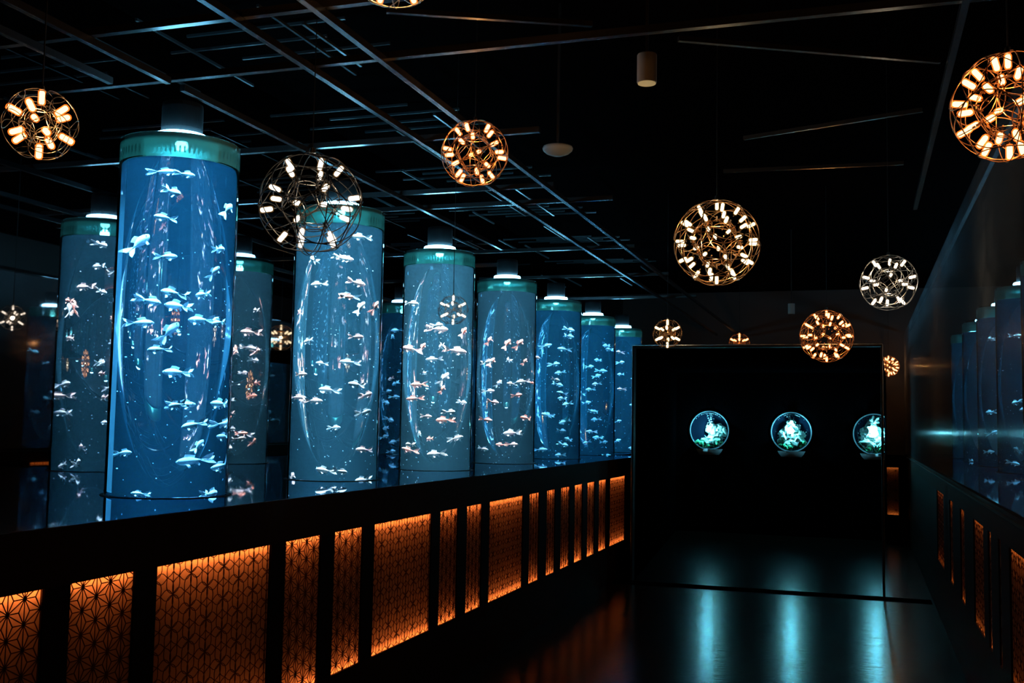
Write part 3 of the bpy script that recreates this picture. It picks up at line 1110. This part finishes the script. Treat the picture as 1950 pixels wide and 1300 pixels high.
D12 = dirs12()
D20 = dirs20(D12)
D30 = dirs30(D12)
BULB = {}
for key in ('orange', 'cream', 'white'):
    bm = bmesh.new()
    lathe(bm, [(0, -0.5), (0.14, -0.46), (0.19, -0.34), (0.19, 0.34), (0.14, 0.46), (0, 0.5)], 10)
    lathe(bm, [(0, -0.6), (0.2, -0.54), (0.27, -0.4), (0.27, 0.4), (0.2, 0.54), (0, 0.6)], 10, mi=1)  # wider shell for the painted glow
    lathe(bm, [(0, -0.80), (0.05, -0.80), (0.05, -0.56), (0, -0.56)], 8, mi=2)
    o = obj('bulb', bm, [M['bulb_' + key], M['jacket_' + key], M['wire_gold' if key != 'white' else 'wire_steel']])
    COL.objects.unlink(o)
    BULB[key] = o


def circle(c, n, r, k=28):
    n = n.normalized()
    a = n.cross(Vector((0.3, 0.5, 0.8))).normalized()
    b = n.cross(a)
    return [c + (a * math.cos(2 * PI * i / k) + b * math.sin(2 * PI * i / k)) * r for i in range(k)]


def globe(px, py, rpx, Y, key, count, label, watts, wire, rz=0.0, bl=0.30, tilt=(0, 0)):
    c = at_y(px, py, Y)
    depth = (c - Vector((0, 0, H))).dot(W_)
    R = rpx / F_PX * depth
    root = empty('globe_lamp', c, rz)
    tag(root, label, 'pendant lamp', 'wire globe lamps')
    w = max(0.0011, R * 0.011)
    ds = {12: D12, 20: D20, 32: D12 + D20, 42: D12 + D30}[count]
    bm = bmesh.new()
    if count == 12:
        for d in D12[:]:
            a = math.radians(37.4)
            tube(bm, circle(d * R * math.cos(a), d, R * math.sin(a)), w, 5, True)
    else:
        for d in D12:
            a = math.radians(31.7)
            tube(bm, circle(d * R * math.cos(a), d, R * math.sin(a)), w, 5, True)
        for d in (D30[::4] if count != 42 else D30[::3]):
            tube(bm, circle(Vector((0, 0, 0)), d, R * 0.995, 48), w * 0.9, 5, True)
    obj('outer_cage', bm, M[wire], root)
    bm = bmesh.new()
    for d in D12:
        a = math.radians(37.4)
        tube(bm, circle(d * R * 0.56 * math.cos(a), d, R * 0.56 * math.sin(a), 20), w * 0.9, 4, True)
    for d in ds:
        tube(bm, [d * R * 0.5, d * R * 0.62], w * 1.6, 5)
    obj('inner_cage', bm, M[wire], root)
    L = R * bl
    for d in ds:
        b = BULB[key].copy()
        COL.objects.link(b)
        b.parent = root
        b.location = d * (R * 0.97 - L * 0.5)
        b.rotation_mode = 'QUATERNION'
        b.rotation_quaternion = Vector((0, 0, 1)).rotation_difference(d)
        b.scale = (L, L, L)
    bm = bmesh.new()
    lathe(bm, [(0, R * 1.12), (R * 0.05, R * 1.10), (R * 0.07, R * 1.0), (0, R * 0.98)], 12)
    obj('top_cap', bm, M['wire_steel'], root)
    bm = bmesh.new()
    ztop = (CEIL if c.z < CEIL else c.z + 1) - c.z
    tube(bm, [(0, 0, R * 1.1), (0, 0, ztop)], 0.0022, 6)
    obj('cord', bm, M['cord'], root)
    ld = bpy.data.lights.new('globe_glow', 'POINT')
    ld.energy = watts
    ld.color = {'orange': (1.0, 0.42, 0.12), 'cream': (1.0, 0.66, 0.32), 'white': (1.0, 0.72, 0.45)}[key]
    ld.shadow_soft_size = 0.012
    lo = bpy.data.objects.new('globe_glow', ld)
    COL.objects.link(lo)
    lo.parent = root
    return root


globe(77, 237, 68, 2.35, 'orange', 12, 'small orange globe lamp at the upper left edge of the picture', 1.2, 'wire_steel', 0.35, 0.40)
globe(592, 388, 98, 3.95, 'white', 20, 'black wire globe lamp with white bulbs before the second tank', 2.0, 'wire_black', 0.2, 0.24)
globe(904, 292, 64, 4.4, 'orange', 20, 'orange globe lamp left of the smoke detector', 2.0, 'wire_gold', 0.5, 0.26)
globe(1921, 203, 105, 3.0, 'orange', 32, 'large orange globe lamp cut by the right edge of the picture', 2.0, 'wire_gold', 0.1, 0.26)
globe(1365, 462, 82, 5.0, 'cream', 42, 'large cream globe lamp crowded with bulbs in the middle of the corridor', 3.0, 'wire_gold', 0.4, 0.20)
globe(1692, 538, 53, 6.2, 'white', 20, 'white globe lamp above the right edge of the portal', 2.0, 'wire_steel', 0.7, 0.26)
globe(1574, 640, 50, 10.2, 'orange', 42, 'orange globe lamp crowded with bulbs overlapping the top edge of the portal', 3.0, 'wire_gold', 0.2, 0.20)
globe(863, 590, 29, 5.8, 'white', 12, 'small black wire globe lamp hanging before the third tank', 0.8, 'wire_black', 0.3, 0.36)
globe(1271, 635, 28, 10.2, 'cream', 12, 'small globe lamp above the left end of the portal top', 0.8, 'wire_gold', 0.1, 0.40)
globe(1408, 654, 20, 16.6, 'orange', 12, 'far orange globe lamp half hidden behind the portal top', 1.5, 'wire_gold', 0.1, 0.40)
globe(1692, 697, 20, 17.2, 'orange', 32, 'far orange globe lamp half hidden behind the right edge of the portal', 2.0, 'wire_gold', 0.1, 0.30)
globe(752, -88, 100, 3.0, 'orange', 20, 'globe lamp above the top of the picture, only its lowest bulbs in view', 1.5, 'wire_steel', 0.3, 0.26)
